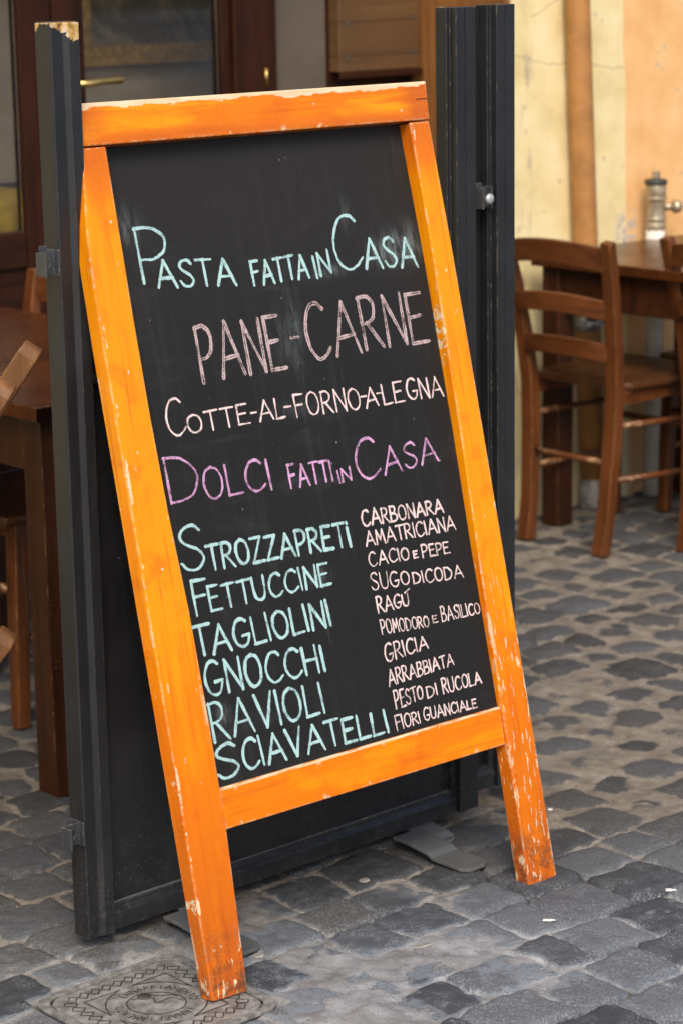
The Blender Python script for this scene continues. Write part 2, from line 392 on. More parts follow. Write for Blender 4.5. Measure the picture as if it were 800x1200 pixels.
# ------------------------------------------------------------------ frames of the place
# everything on the terrace follows the street grid: a along the shop front, b towards it
YAW = 0.7305
GA = Vector((math.cos(YAW), math.sin(YAW), 0)); GB = Vector((-math.sin(YAW), math.cos(YAW), 0))
GO = Vector((-.5739, 4.4726, 0))
def grid(a, b, z=0): return GO+GA*a+GB*b+Vector((0, 0, z))
def gmat(a, b, z=0, rz=0): return Matrix.Translation(grid(a, b, z)) @ Matrix.Rotation(YAW+rz, 4, 'Z')
def to_grid(p): d = p-GO; return d @ GA, d @ GB

# ------------------------------------------------------------------ cobbled street (one height field)
RN = np.random.default_rng(5)
PERM = RN.random((512, 512))
def vnoise(x, y, seed=0):
    xi = np.floor(x).astype(int); yi = np.floor(y).astype(int); fx = x-xi; fy = y-yi
    fx = fx*fx*fx*(fx*(fx*6-15)+10); fy = fy*fy*fy*(fy*(fy*6-15)+10)
    g = lambda i, j: PERM[(i+seed*37) % 512, (j+seed*91) % 512]
    return (g(xi, yi)*(1-fx)+g(xi+1, yi)*fx)*(1-fy)+(g(xi, yi+1)*(1-fx)+g(xi+1, yi+1)*fx)*fy-.5
def fbm(x, y, o=4, seed=0):
    r = 0; a = 1; t = 0
    for i in range(o): r = r+a*vnoise(x*2**i, y*2**i, seed+i); t += a; a *= .5
    return r/t*1.6
def smooth(a, b, x):
    t = np.clip((x-a)/(b-a), 0, 1); return t*t*(3-2*t)

def stones(X, Y):
    """height, signed stone cover (mm), random per stone"""
    a = (X-GO.x)*GA.x+(Y-GO.y)*GA.y; b = (X-GO.x)*GB.x+(Y-GO.y)*GB.y
    a0, b0 = a.copy(), b.copy()
    far = smooth(4.15, 5.0, Y)
    wob = 1+.5*far
    a = a+wob*(.020*fbm(a0*7, b0*7, 3, 1)+.007*fbm(a0*40, b0*40, 2, 2))
    b = b+wob*(.020*fbm(a0*7, b0*7, 3, 5)+.007*fbm(a0*40, b0*40, 2, 6))
    ph, pw = .118, .128
    def R(i, j, s): return PERM[(i*7+s*53) % 512, (j*13+s*29) % 512]
    row = np.floor(b/ph).astype(int)
    # rows of uneven height
    lo = row*ph+.022*(R(row, row*0, 3)-.5); hi = (row+1)*ph+.022*(R(row+1, row*0, 3)-.5)
    dn = b < lo; up_ = b >= hi
    row = row-dn.astype(int)+up_.astype(int)
    lo = row*ph+.022*(R(row, row*0, 3)-.5); hi = (row+1)*ph+.022*(R(row+1, row*0, 3)-.5)
    off = pw*R(row, row*0, 4)+.5*pw*(row % 2)
    ci = np.floor((a+off)/pw).astype(int)
    l = ci*pw+.045*(R(row, ci, 5)-.5); h = (ci+1)*pw+.045*(R(row, ci+1, 5)-.5)
    d1 = (a+off) < l; d2 = (a+off) >= h
    ci = ci-d1.astype(int)+d2.astype(int)
    l = ci*pw+.045*(R(row, ci, 5)-.5); h = (ci+1)*pw+.045*(R(row, ci+1, 5)-.5)
    da = np.minimum(a+off-l, h-a-off); db = np.minimum(b-lo, hi-b)
    k = 260.0
    d = -np.log(np.exp(-k*da)+np.exp(-k*db))/k
    d2 = -np.log(np.exp(-70*da)+np.exp(-70*db))/70
    rnd = R(row, ci, 7)
    hr = .008*(R(row, ci, 8)-.55)
    tilt = (R(row, ci, 9)-.5)*.05*(a+off-(l+h)/2)+(R(row, ci, 10)-.5)*.05*(b-(lo+hi)/2)
    dd = np.maximum(d, -.004)
    hs = hr+tilt-.016*np.exp(-dd/.0038)+.0022*fbm(a0*22, b0*22, 3, 13)+.0014*fbm(a0*75, b0*75, 3, 11)
    hf = hr*1.3+.0002-.012*np.clip(1-d2/.034, 0, 2)**1.5+.0034*fbm(a0*20, b0*20, 3, 13)
    far = smooth(3.95, 4.6, Y)
    hs = hs*(1-far)+hf*far
    left = smooth(.0, -.35, X)*(1-far)
    fb = (X+.4115)*GB.x+(Y-3.5831)*GB.y                # distance behind the screen line
    dirt = np.exp(-((fb-.02)/.16)**2)*(1-far)*smooth(.75, .2, X)
    m = -.0076+(.0125-.0065*far)*fbm(a0*3.3, b0*3.3, 2, 20)+.0060*fbm(a0*12, b0*12, 3, 24)+.0038*fbm(a0*50, b0*50, 3, 27)+.0062*(1-far)*fbm(a0*6.5, b0*6.5, 2, 51)+.0006*far+.0022*left+.0052*dirt
    c = (hs-m)
    z = np.maximum(hs, m)+.0009*fbm(X*130, Y*130, 3, 31)
    cr = smooth(.006, .0, np.abs(d))*smooth(.50, .62, PERM[(row*3+ci) % 512, (ci*5+row) % 512]+.3*fbm(a0*9, b0*9, 2, 40))
    z = z-.006*cr*smooth(.0, .004, np.maximum(-c, 0)+.004)
    return z, c*1000, rnd

def steps(segs):
    out = []
    for a, b, s in segs: out += list(np.arange(a, b, s))
    return np.array(out+[segs[-1][1]])
xs = steps([(-60, -10, 10), (-10, -2, 1), (-2, -.9, .03), (-.9, 1.35, .0055), (1.35, 3, .03), (3, 10, 1), (10, 60, 10)])
ys = steps([(-60, -10, 10), (-10, 2, 1), (2, 3.1, .03), (3.1, 4.5, .0055), (4.5, 7.4, .011), (7.4, 9, .05), (9, 60, 10)])
X, Y = np.meshgrid(xs, ys); shp = X.shape
Z, CV, RD = stones(X.ravel(), Y.ravel())
farout = smooth(1.5, 2.5, np.abs(X.ravel()-.2))+smooth(2.6, 2.0, Y.ravel())
Z = np.where(farout > .9, -.006, Z)
MH = Vector((-.297, 3.452, 0))                                   # the irrigation cover lies here
ma = (X.ravel()-MH.x)*GA.x+(Y.ravel()-MH.y)*GA.y; mb = (X.ravel()-MH.x)*GB.x+(Y.ravel()-MH.y)*GB.y
sq = np.maximum(np.abs(ma), np.abs(mb)); inn = smooth(.150, .136, sq)
Z = Z*(1-inn)-.013*inn; CV = CV*(1-inn)-6*inn
V = np.stack([X.ravel(), Y.ravel(), Z], 1)
ny, nx = shp
I = (np.arange(ny-1)[:, None]*nx+np.arange(nx-1)[None]).ravel()
Fq = np.stack([I, I+1, I+nx+1, I+nx], 1)
me = bpy.data.meshes.new('cobblestone_street')
me.vertices.add(len(V)); me.vertices.foreach_set('co', V.astype(np.float32).ravel())
me.loops.add(Fq.size); me.loops.foreach_set('vertex_index', Fq.astype(np.int32).ravel())
me.polygons.add(len(Fq)); me.polygons.foreach_set('loop_start', np.arange(0, Fq.size, 4, dtype=np.int32))
me.polygons.foreach_set('loop_total', np.full(len(Fq), 4, np.int32)); me.update(calc_edges=True)
me.polygons.foreach_set('use_smooth', np.ones(len(Fq), bool))
for nm, arr in (('cover', CV), ('stone_random', RD)):
    at_ = me.attributes.new(nm, 'FLOAT', 'POINT'); at_.data.foreach_set('value', arr.astype(np.float32))

def street_mat():
    q = NT('basalt_setts'); v = q.obj(); x, y, z = q.sep(v)
    cv = q.n('ShaderNodeAttribute', attribute_name='cover').outputs['Fac']; rd = q.n('ShaderNodeAttribute', attribute_name='stone_random').outputs['Fac']
    n1 = q.noise(v, 6, 5, .6); n2 = q.noise(v, 55, 5, .65); n3 = q.noise(v, 260, 4, .7); n4 = q.noise(v, 22, 4, .6)
    c = q.math('ADD', cv, q.math('ADD', q.math('MULTIPLY', q.math('SUBTRACT', n2, .5), 7), q.math('MULTIPLY', q.math('SUBTRACT', n3, .5), 4)))
    near = q.step(q.math('ADD', y, q.math('MULTIPLY', x, -.35)), 4.10, 3.50)  # mask for the near right ground, where bluish sky light is put into the colours
    f = q.mix(near, q.step(c, -1.3, 1.5), q.step(c, -.4, .5))
    st = q.ramp(rd, [(0, (.050, .055, .064)), (.3, (.082, .091, .106)), (.65, (.128, .141, .160)), (1, (.095, .088, .086))])
    pale = q.math('MULTIPLY', q.step(n3, .46, .66), q.step(q.math('ADD', n4, q.math('MULTIPLY', rd, .25)), .42, .66))
    st = q.mix(q.math('MULTIPLY', pale, .75), st, (.30, .31, .325))
    st = q.mix(q.math('SUBTRACT', 1, near), st, q.mix(.62, st, q.mix(n2, (.022, .020, .018), (.066, .059, .051))))
    st = q.mix(q.math('MULTIPLY', q.step(n2, .5, .75), .35), st, (.13, .13, .135))
    rim = q.math('MULTIPLY', q.step(c, 0, 1.2), q.step(c, 4.2, 1.6))
    st = q.mix(q.math('MULTIPLY', q.math('MULTIPLY', rim, near), .7), st, (.23, .26, .29))
    mo = q.ramp(n4, [(.3, (.150, .126, .098)), (.5, (.220, .188, .150)), (.7, (.295, .258, .214))])
    moc = q.ramp(n4, [(.3, (.20, .200, .202)), (.5, (.30, .303, .310)), (.7, (.39, .396, .408))])
    mo = q.mix(near, mo, moc)
    mo = q.mix(q.math('MULTIPLY', q.step(n2, .52, .72), .45), mo, q.mix(near, (.33, .295, .25), (.36, .362, .37)))
    mo = q.mix(q.math('MULTIPLY', q.step(n3, .52, .70), .55), mo, (.085, .078, .07))
    mo = q.mix(q.math('MULTIPLY', q.step(n1, .45, .7), .35), mo, (.11, .095, .08))
    deep = q.step(z, -.0105, -.016)
    col = q.mix(f, mo, st)
    col = q.mix(q.math('MULTIPLY', deep, .8), col, (.035, .03, .026))
    gr = q.math('MULTIPLY', q.step(q.voro(v, 70, 'F1'), .10, .06), q.step(n1, .5, .58))
    col = q.mix(q.math('MULTIPLY', gr, .5), col, (.38, .37, .35))
    q.bump(q.math('ADD', q.math('MULTIPLY', n2, .7), n3), .75, .0045)
    return q.fin(col, q.math('ADD', .50, q.math('MULTIPLY', n2, .25)), .22)
me.materials.append(street_mat())
street = bpy.data.objects.new('cobblestone_street', me); COL.objects.link(street); tag(street, kind='structure')

# ------------------------------------------------------------------ stroke lettering
def cr_(pts, n=6):
    out = []; P = [pts[0]]+list(pts)+[pts[-1]]
    for i in range(1, len(P)-2):
        for k in range(n):
            t = k/n
            out.append(tuple(.5*((2*P[i][d])+(-P[i-1][d]+P[i+1][d])*t+(2*P[i-1][d]-5*P[i][d]+4*P[i+1][d]-P[i+2][d])*t*t+(-P[i-1][d]+3*P[i][d]-3*P[i+1][d]+P[i+2][d])*t**3) for d in (0, 1)))
    out.append(tuple(pts[-1])); return out
C_ = lambda *p: cr_(p)
L_ = lambda *p: list(p)
GL = {
 'A': (.78, [L_((0, 0), (.40, 1)), L_((.40, 1), (.78, 0)), L_((.13, .33), (.66, .36))]),
 'B': (.58, [L_((0, 0), (.02, 1)), C_((.0, 1), (.36, .98), (.46, .78), (.32, .57), (.02, .52)), C_((.02, .52), (.42, .5), (.58, .27), (.42, .04), (0, 0))]),
 'C': (.66, [C_((.64, .88), (.48, 1), (.22, .93), (.03, .58), (.06, .22), (.26, .0), (.48, .02), (.68, .16))]),
 'D': (.66, [L_((.0, 0), (.02, 1)), C_((0, 1), (.36, .94), (.64, .58), (.52, .16), (.26, .02), (0, 0))]),
 'E': (.52, [L_((.02, 1), (0, 0)), L_((.02, 1), (.50, 1)), L_((.01, .52), (.40, .54)), L_((0, 0), (.54, .0))]),
 'F': (.50, [L_((.02, 1), (0, 0)), L_((.02, 1), (.52, 1)), L_((.01, .52), (.42, .55))]),
 'G': (.70, [C_((.62, .90), (.46, 1), (.20, .92), (.02, .55), (.08, .17), (.32, 0), (.56, .08), (.68, .34)), L_((.40, .38), (.70, .40))]),
 'H': (.58, [L_((0, 1), (0, 0)), L_((.56, 1), (.56, 0)), L_((0, .5), (.56, .52))]),
 'I': (.06, [L_((.0, 1), (.03, 0))]),
 'i': (.06, [L_((.0, .80), (.03, 0)), L_((.0, 1.02), (.02, .98))]),
 'L': (.48, [L_((.02, 1), (0, 0)), L_((0, 0), (.50, .02))]),
 'M': (.74, [L_((0, 0), (.10, 1)), L_((.10, 1), (.36, .30)), L_((.36, .30), (.62, 1)), L_((.62, 1), (.74, 0))]),
 'N': (.60, [L_((0, 0), (.02, 1)), L_((.02, 1), (.58, 0)), L_((.58, 0), (.60, 1))]),
 'O': (.66, [C_((.34, 1), (.10, .86), (.0, .48), (.12, .10), (.34, 0), (.58, .16), (.66, .55), (.54, .90), (.30, 1))]),
 'P': (.52, [L_((.0, 0), (.02, 1)), C_((0, .98), (.30, 1), (.50, .84), (.46, .58), (.26, .44), (.02, .42))]),
 'R': (.58, [L_((.0, 0), (.02, 1)), C_((0, .98), (.30, 1), (.48, .84), (.42, .60), (.22, .50), (.02, .48)), L_((.18, .49), (.58, .0))]),
 'S': (.56, [C_((.54, .86), (.40, .99), (.16, .93), (.06, .74), (.22, .56), (.44, .42), (.54, .22), (.38, .02), (.14, .02), (.0, .18))]),
 'T': (.60, [L_((.30, 1), (.31, 0)), L_((0, .98), (.62, 1.0))]),
 'U': (.60, [C_((.0, 1), (.0, .5), (.06, .14), (.28, 0), (.50, .12), (.58, .5), (.60, 1))]),
 'V': (.66, [L_((0, 1), (.33, 0)), L_((.33, 0), (.66, 1))]),
 'Z': (.58, [L_((.02, .98), (.56, 1)), L_((.56, 1), (0, 0)), L_((0, 0), (.60, .02))]),
 '-': (.34, [L_((.0, .45), (.34, .47))]),
}
def ribbon(mb, pts, wd, y, rng, jit=.12):
    """flat stroke in the x-z plane with rounded, slightly uneven ends; uv.x runs across it"""
    pts = [Vector(p) for p in pts]
    if len(pts) < 2: return
    # resample
    out = [pts[0]]; step = wd*1.1
    for a, b in zip(pts, pts[1:]):
        n = max(1, int((b-a).length/step))
        for k in range(1, n+1): out.append(a.lerp(b, k/n))
    t0 = (out[1]-out[0]).normalized(); t1 = (out[-1]-out[-2]).normalized()
    out = [out[0]-t0*wd*.45, out[0]-t0*wd*.2]+out+[out[-1]+t1*wd*.2, out[-1]+t1*wd*.45]
    k = len(out); rows = []; ph = rng.random()*6.3; tp = .9+.25*rng.random()
    for i, p in enumerate(out):
        t = (out[min(i+1, k-1)]-out[max(i-1, 0)]).normalized(); nrm = Vector((-t.y, t.x))
        ww = wd*.5*(1+jit*(rng.random()-.5))*(tp-.28*i/k+.10*math.sin(ph+i*.55))
        if i in (0, k-1): ww *= .45
        elif i in (1, k-2): ww *= .85
        rows.append((p+nrm*ww, p-nrm*ww))
    b = len(mb.v)
    for i, (l, r) in enumerate(rows):
        mb.v += [(l.x, y, l.y), (r.x, y, r.y)]; mb.uv += [(0, i*.1), (1, i*.1)]
    for i in range(k-1):
        mb.f.append((b+2*i, b+2*i+1, b+2*i+3, b+2*i+2)); mb.sm.append(False)

def word(mb, txt, p0, p1, h0, h1, wd, y, rng, up=(0, 1), gap=.20, jit=1.0):
    """letters from p0 to p1 along the baseline, heights h0..h1"""
    p0 = Vector(p0); p1 = Vector(p1); d = p1-p0; up = Vector(up)
    ws = [GL[c][0] for c in txt]; tot = sum(ws)+gap*(len(txt)-1); x = 0
    for i, c in enumerate(txt):
        f = (x+ws[i]*.5)/tot; h = h0+(h1-h0)*f
        sx = d/tot; k = 1+.06*jit*(rng.random()-.5); dy = h*.05*jit*(rng.random()-.5); sh = .05*jit*(rng.random()-.5)
        for st in GL[c][1]:
            pts = []
            for (gx, gy) in st:
                q = p0+sx*(x+gx)+up*(gy*h*k+dy)+d.normalized()*(sh*gy*h)
                pts.append((q.x+h*.012*jit*(rng.random()-.5), q.y+h*.012*jit*(rng.random()-.5)))
            ribbon(mb, pts, wd, y, rng)
        x += ws[i]+gap

# ------------------------------------------------------------------ the menu board
BYAW, BLEAN = 0.7085, 0.2155
BO = Vector((-.2094, 3.4436, 0))
BM = Matrix.Translation(BO) @ Matrix.Rotation(BYAW, 4, 'Z') @ Matrix.Rotation(-BLEAN, 4, 'X')
BMI = BM.inverted(); BN = BM.to_3x3() @ Vector((0, 1, 0))
PTILT = .0163                                               # the slate sits deeper at the top than at the bottom rail
PL_ = Matrix.Translation((0, .0064, 0)) @ Matrix.Rotation(-PTILT, 4, 'X'); PM = BM @ PL_; PMI = PM.inverted()
PN = PM.to_3x3() @ Vector((0, 1, 0)); PO = PM.translation.copy()
def bd(px, py):
    p = PMI @ on_plane(px, py, PO, PN); return (p.x, p.z)
SMUDGES = []
for px, py, rx, ry, a in ((150, 268, .020, .028, .16), (466, 290, .040, .022, .42), (448, 296, .028, .018, .30), (478, 284, .018, .030, .22), (333, 395, .018, .040, .10), (346, 392, .012, .055, .16), (385, 318, .040, .010, .14), (262, 838, .012, .016, .20), (372, 676, .022, .012, .16), (404, 250, .010, .022, .12), (350, 480, .05, .012, .06)):
    u, v_ = bd(px, py); SMUDGES.append((u, v_, rx, ry, a))
board = empty('menu_board', BM)
tag(board, 'orange framed chalkboard menu leaning against the dark metal screen', 'chalkboard')
P_LEG, P_TOP, P_LOW = orange_paint('orange_varnish_leg', 'leg'), orange_paint('orange_varnish_top_rail', 'top'), orange_paint('orange_varnish_low_rail', 'low')
panel = MB().box(.045, .712, 0, .008, .29, 1.335).build('chalkboard', chalkboard_mat(), board)
panel.matrix_local = PL_
tag(panel, 'dark slate panel covered in handwritten chalk')
legL = [(0, 0), (.068, -.004), (.0775, .25), (.078, .42), (.0745, .60), (.066, .75), (.0615, .90), (.060, 1.05), (.0600, 1.316), (.0145, 1.316), (.010, 1.27), (.001, 1.20), (-.003, 1.13), (-.004, 1.0), (-.0025, .76), (-.001, .5)]
legR = [(.684, -.004), (.752, 0), (.7500, .22), (.7462, .50), (.7420, .75), (.7385, .92), (.7345, 1.10), (.7265, 1.316), (.683, 1.316), (.6885, 1.09), (.6890, .80), (.6862, .59), (.6858, .3)]
for p_ in (legL, legR):
    MB().prism(p_, 0, .032, 'y').build('leg', P_LEG, board, .0025, 2)
MB().prism([(.0125, 1.3182), (.7262, 1.3182), (.7305, 1.383), (.0215, 1.383)], -.0025, .030, 'y').build('top_rail', P_TOP, board, .0022, 2)
MB().prism([(.0785, .2505), (.6845, .2485), (.6845, .3145), (.0785, .3155)], .004, .030, 'y').build('bottom_rail', P_LOW, board, .0022, 2)

CYAN = chalk('chalk_pale_blue', (.38, .57, .57), 0, .41); BLUSH = chalk('chalk_blush', (.50, .38, .38), .10, .44)
PINKW = chalk('chalk_pinkish_white', (.74, .58, .56), 0, .42); LILAC = chalk('chalk_lilac', (.62, .34, .56), .06, .44)
WRITING = [
 ('pale blue chalk line about home made pasta', CYAN, .0056, [('P', 169, 332, 203, 331, 66, 66), ('ASTA', 186, 336, 277, 334, 31, 31), ('FATTA', 298, 334.5, 362, 324, 27, 27), ('IN', 371, 325, 388, 319, 26, 26), ('C', 395, 317, 425, 311, 64, 64), ('ASA', 429, 314.5, 489, 312, 34, 35)]),
 ('pale pink double stroke chalk line about bread and meat', BLUSH, .0066, [('PANE', 239, 447.5, 335, 430, 67, 63), ('-', 341, 423, 349, 422, 60, 60), ('CARNE', 364, 421, 501, 399, 66, 57)]),
 ('pale pink chalk line about wood oven cooking', PINKW, .0042, [('C', 199, 513, 219, 508, 44, 43), ('OTTE', 222, 508, 292.5, 496, 21, 24), ('-', 294, 494, 300, 493, 22, 22), ('AL', 305, 494, 334, 488.5, 23, 23), ('-', 333, 487, 340, 486, 22, 22), ('FORNO', 348, 488.5, 423, 479, 27, 25), ('-', 422, 475, 428, 474, 22, 22), ('A', 429, 478, 443, 474.6, 22, 22), ('-', 441, 471, 447.5, 470, 22, 22), ('LE', 450, 474.6, 473, 470, 24, 24), ('GNA', 478, 468, 519, 464, 24, 23)]),
 ('lilac chalk line about home made desserts', LILAC, .0044, [('D', 201, 589, 237, 583, 53, 53), ('OLCI', 242, 585.6, 319, 572.6, 38, 36), ('FATTI', 341, 571.7, 390, 563, 27, 24), ('IN', 397.6, 565.7, 411.4, 562, 14, 15), ('C', 420, 562, 445, 556, 48, 48), ('ASA', 451, 556.5, 513, 540, 32, 28)]),
 ('pale blue chalk word, first of the pasta list', CYAN, .0056, [('S', 215, 670, 242, 664, 52, 52), ('TROZZAPRETi', 246, 668, 411, 639.5, 29, 28)]),
 ('pale blue chalk word, second of the pasta list', CYAN, .0052, [('F', 231, 721, 247, 718, 42, 42), ('ETTUCCINE', 248, 716.5, 387, 683.5, 29, 25)]),
 ('pale blue chalk word, third of the pasta list', CYAN, .0054, [('T', 229, 770, 250, 765, 36, 36), ('AGLIOLINI', 251, 766, 388, 733, 33, 30)]),
 ('pale blue chalk word, fourth of the pasta list', CYAN, .0056, [('GNOCCHI', 244, 817, 381, 785.5, 42, 30)]),
 ('pale blue chalk word, fifth of the pasta list', CYAN, .0054, [('RAVIOLI', 252, 869, 381, 835, 46, 35)]),
 ('pale blue chalk word, lowest of the pasta list', CYAN, .0056, [('S', 257, 914, 282, 905, 40, 40), ('CIAVATELLI', 287, 902, 455, 857, 36, 26)]),
 ('pinkish white chalk word, topmost of the sauce list', PINKW, .0042, [('CARBONARA', 425, 617, 519, 600, 19, 15)]),
 ('pinkish white chalk word, second of the sauce list', PINKW, .0038, [('AMATRICIANA', 429, 640, 533, 620, 17, 16)]),
 ('pinkish white chalk words, third of the sauce list', PINKW, .0036, [('CACIO', 433, 664, 479, 655, 17, 14), ('E', 484.5, 654, 489, 653, 8, 8), ('PEPE', 495, 653, 526, 647.6, 15, 13)]),
 ('pinkish white chalk words, fourth of the sauce list', PINKW, .0034, [('SUGO', 436, 692, 479.7, 684, 21, 15), ('DI', 484.4, 683.7, 496, 682, 13, 13), ('CODA', 499, 683, 542, 676, 16, 14)]),
 ('pinkish white chalk word, fifth of the sauce list', PINKW, .0038, [('RAGU', 443, 718, 479, 709, 20, 13), ('I', 478, 695, 479.5, 694.8, -4, -4)]),
 ('pinkish white chalk words, sixth of the sauce list', PINKW, .0030, [('POMODORO', 447.6, 743.6, 502.4, 733.6, 18, 12), ('E', 507, 729.7, 512, 728.7, 8, 8), ('BASILICO', 517.7, 728.7, 562, 718, 18, 12)]),
 ('pinkish white chalk word, seventh of the sauce list', PINKW, .0036, [('GRICIA', 452, 776, 501, 759, 22, 14)]),
 ('pinkish white chalk word, eighth of the sauce list', PINKW, .0036, [('ARRABBIATA', 455.7, 803.7, 531, 778.6, 19, 13)]),
 ('pinkish white chalk words, ninth of the sauce list', PINKW, .0036, [('PESTO', 464, 830.7, 495.4, 818, 22, 14), ('DI', 500.7, 818, 511.8, 813.7, 13, 13), ('RUCOLA', 519, 813, 563.4, 800, 18, 13)]),
 ('pinkish white chalk words, lowest of the sauce list', PINKW, .0034, [('FIORI', 465, 856, 492, 846.6, 18, 13), ('GUANCIALE', 497, 844.5, 558, 828.6, 15, 10)]),
]
rng = random.Random(3)
for lab, mat, wd, words in WRITING:
    mb = MB(); mb.uv = []
    layer = -.0006
    for t, x0, y0, x1, y1, h0, h1 in words:
        a = Vector(bd(x0, y0)); b = Vector(bd(x1, y1))
        k0 = (Vector(bd(x0, y0-abs(h0)))-a).length; k1 = (Vector(bd(x1, y1-abs(h1)))-b).length
        if h0 < 0:                                        # the accent
            ribbon(mb, [bd(473.5, 694.5), bd(478.5, 690)], wd, layer, rng); continue
        if t == '-':
            ribbon(mb, [bd(x0, y0-.45*h0+h0*.0), bd(x1, y1-.45*h1)], wd, layer, rng); continue
        # strokes lie a hair apart so that none shares a plane with another
        word(mb, t, a, b, k0*.985, k1*.985, wd*(1.0 if mat is PINKW else 1.12), layer, rng, up=Vector((-.03, 1)).normalized(), gap=.19)
    # lift each crossing stroke by a few microns
    n = len(mb.v)
    mb.v = [(x, y-(.00025*((i // 2) % 97)/97), z) for i, (x, y, z) in enumerate(mb.v)]
    o = mb.build('chalk_lettering', mat, panel); tag(o, lab)

# ------------------------------------------------------------------ dark metal screens behind the board
STEEL = metal_paint('anthracite_paint'); STEEL_TOP = metal_paint('anthracite_paint_chipped', chipz=1.412); STEEL_RIM = metal_paint('anthracite_paint_worn_rim', chipz=1.437, slope=0)
SHEET = metal_paint('anthracite_sheet', (.011, .0115, .0125), wear=.3); ZINC = simple('zinc_plate', (.35, .36, .37), .38, .9, .3, 60)
BRACK = metal_paint('bracket_paint', (.040, .043, .048), wear=.8)
FOOTM = metal_paint('grey_foot_paint', (.085, .088, .088), wear=1.0)
KF = 1.0131                                                # how far back the screens really stand
FO = CAM+(Vector((-.4115, 3.5831, .045))-CAM)*KF; FM = Matrix.Translation(FO) @ Matrix.Rotation(YAW, 4, 'Z') @ Matrix.Scale(KF, 4)
def stile(x0, flip, h, name_mat, parent):
    # section in x-y: outer flat, slanted rib, inner flat stepping back to the sheet
    s = [(0, .002), (.002, 0), (.023, .0025), (.0315, -.003), (.050, -.003), (.050, .012), (.0585, .012), (.0585, .038), (0, .038)]
    if flip: s = [(.0585-x, y) for x, y in s][::-1]
    return MB().prism([(x+x0, y) for x, y in s], 0, h, 'z').build('stile', name_mat, parent, .0012, 2)
def bracket(parent, x, z, bolt):
    b = MB(); hx, hz, n = x-.017, z-.004, 16                        # plate with a round hole
    ring = [(hx+.0075*math.cos(2*math.pi*k/n), hz+.0075*math.sin(2*math.pi*k/n)) for k in range(n)]
    outer = []
    for k in range(n):
        c_, s_ = math.cos(2*math.pi*k/n), math.sin(2*math.pi*k/n); f_ = min(.017/max(abs(c_), 1e-6), .018/max(abs(s_), 1e-6))
        outer.append((hx+c_*f_, hz+s_*f_))
    vs = [(p, .010, r) for p, r in outer]+[(p, .010, r) for p, r in ring]+[(p, .013, r) for p, r in outer]+[(p, .013, r) for p, r in ring]
    fs = []
    for k in range(n):
        k2 = (k+1) % n
        fs += [(k, k2, n+k2, n+k), (2*n+k, 3*n+k, 3*n+k2, 2*n+k2), (n+k, n+k2, 3*n+k2, 3*n+k), (k, 2*n+k, 2*n+k2, k2)]
    b.add(vs, fs)
    b.box(x-.034, x-.031, -.012, .010, z-.022, z+.014)
    b.box(x-.003, x-.0005, -.002, .034, z-.024, z+.016)
    b.box(x-.026, x-.012, .0135, .016, z+.014, z+.022)
    o = b.build('bracket', BRACK, parent, .001)
    if bolt: MB().lathe([(.0001, .0), (.010, .0), (.0115, .003), (.009, .006), (.004, .0078), (.0002, .008)]).build('bolt', ZINC, o)
    return o
def foot_strip(parent, x, y0, wd, ln, drop, mat=None):
    """bent steel strip: flat under the rail, sloping down, flat on the ground with rounded toe"""
    prof = [(0, drop), (-.035, drop), (-.085, .012-.0), (-.10, .006), (-ln, .005)]
    mb = MB(); n = len(prof); t = .006; vs = []
    half = [wd/2]*n
    pts = [(y0+a, b) for a, b in prof]
    toe = [(y0-ln-.012, .0055, wd/2-.006), (y0-ln-.017, .0055, wd/2-.018)]
    rows = [(p[0], p[1], wd/2) for p in pts]+toe
    for (yy, zz, hw) in rows:
        vs += [(x-hw, yy, zz), (x+hw, yy, zz), (x+hw, yy, zz+t), (x-hw, yy, zz+t)]
    k = len(rows); fs = []
    for i in range(k-1):
        for j in range(4): fs.append((i*4+j, i*4+(j+1) % 4, (i+1)*4+(j+1) % 4, (i+1)*4+j))
    fs += [(3, 2, 1, 0), tuple((k-1)*4+j for j in range(4))]
    mb.add([(a, b, c-FO.z) for a, b, c in vs], fs)
    return mb.build('foot_strip', mat or FOOTM, parent, .0012)
def screen(mat4, width, label, near, h=1.428):
    t = empty('windbreak_screen', mat4); tag(t, label, 'screen', 'dark metal windbreak screens')
    stile(0, False, h, STEEL_TOP if near else STEEL, t); stile(width-.0585, True, h, STEEL_RIM, t)
    a, b = .0587, width-.0587
    # bottom rail with a stepped moulding, mid rail, sheet between
    r = MB()
    r.prism([(.0056, .0), (.036, .0), (.036, .040), (.0126, .040), (.0126, .034), (.0056, .027)], a-.008, b+.008, 'x').build('bottom_rail', STEEL, t, .0008)
    if near: MB().prism([(.0066, .889), (.036, .889), (.036, .937), (.0066, .937), (.0066, .930), (.013, .922), (.013, .904), (.0066, .896)], a, b, 'x').build('middle_rail', STEEL, t, .0008)
    s = MB().box(a, b if near else b-.072, .020, .026, .0402, .8888).build('sheet', SHEET, t)
    if near: MB().box(a+.0005, b-.0005, .0155, .0198, .0405, .0425).build('highlight_bead', FOOTM, t)  # paler strip paints the highlight along the sheet's lower edge
    if not near: MB().box(width-.130, width-.0587, .030, .036, .0405, h-.002).build('gap_shade_plate', simple('gap_shade_black', (.005, .005, .0055), .6), t, .001)  # plate painted near black as the shade of the gap between the screens
    if near: bracket(t, -.0003, 1.083, False); bracket(t, -.0003, .183, False)
    return t
s1 = screen(FM, .8755, 'dark grey metal screen directly behind the chalkboard, with chipped stile top', True)
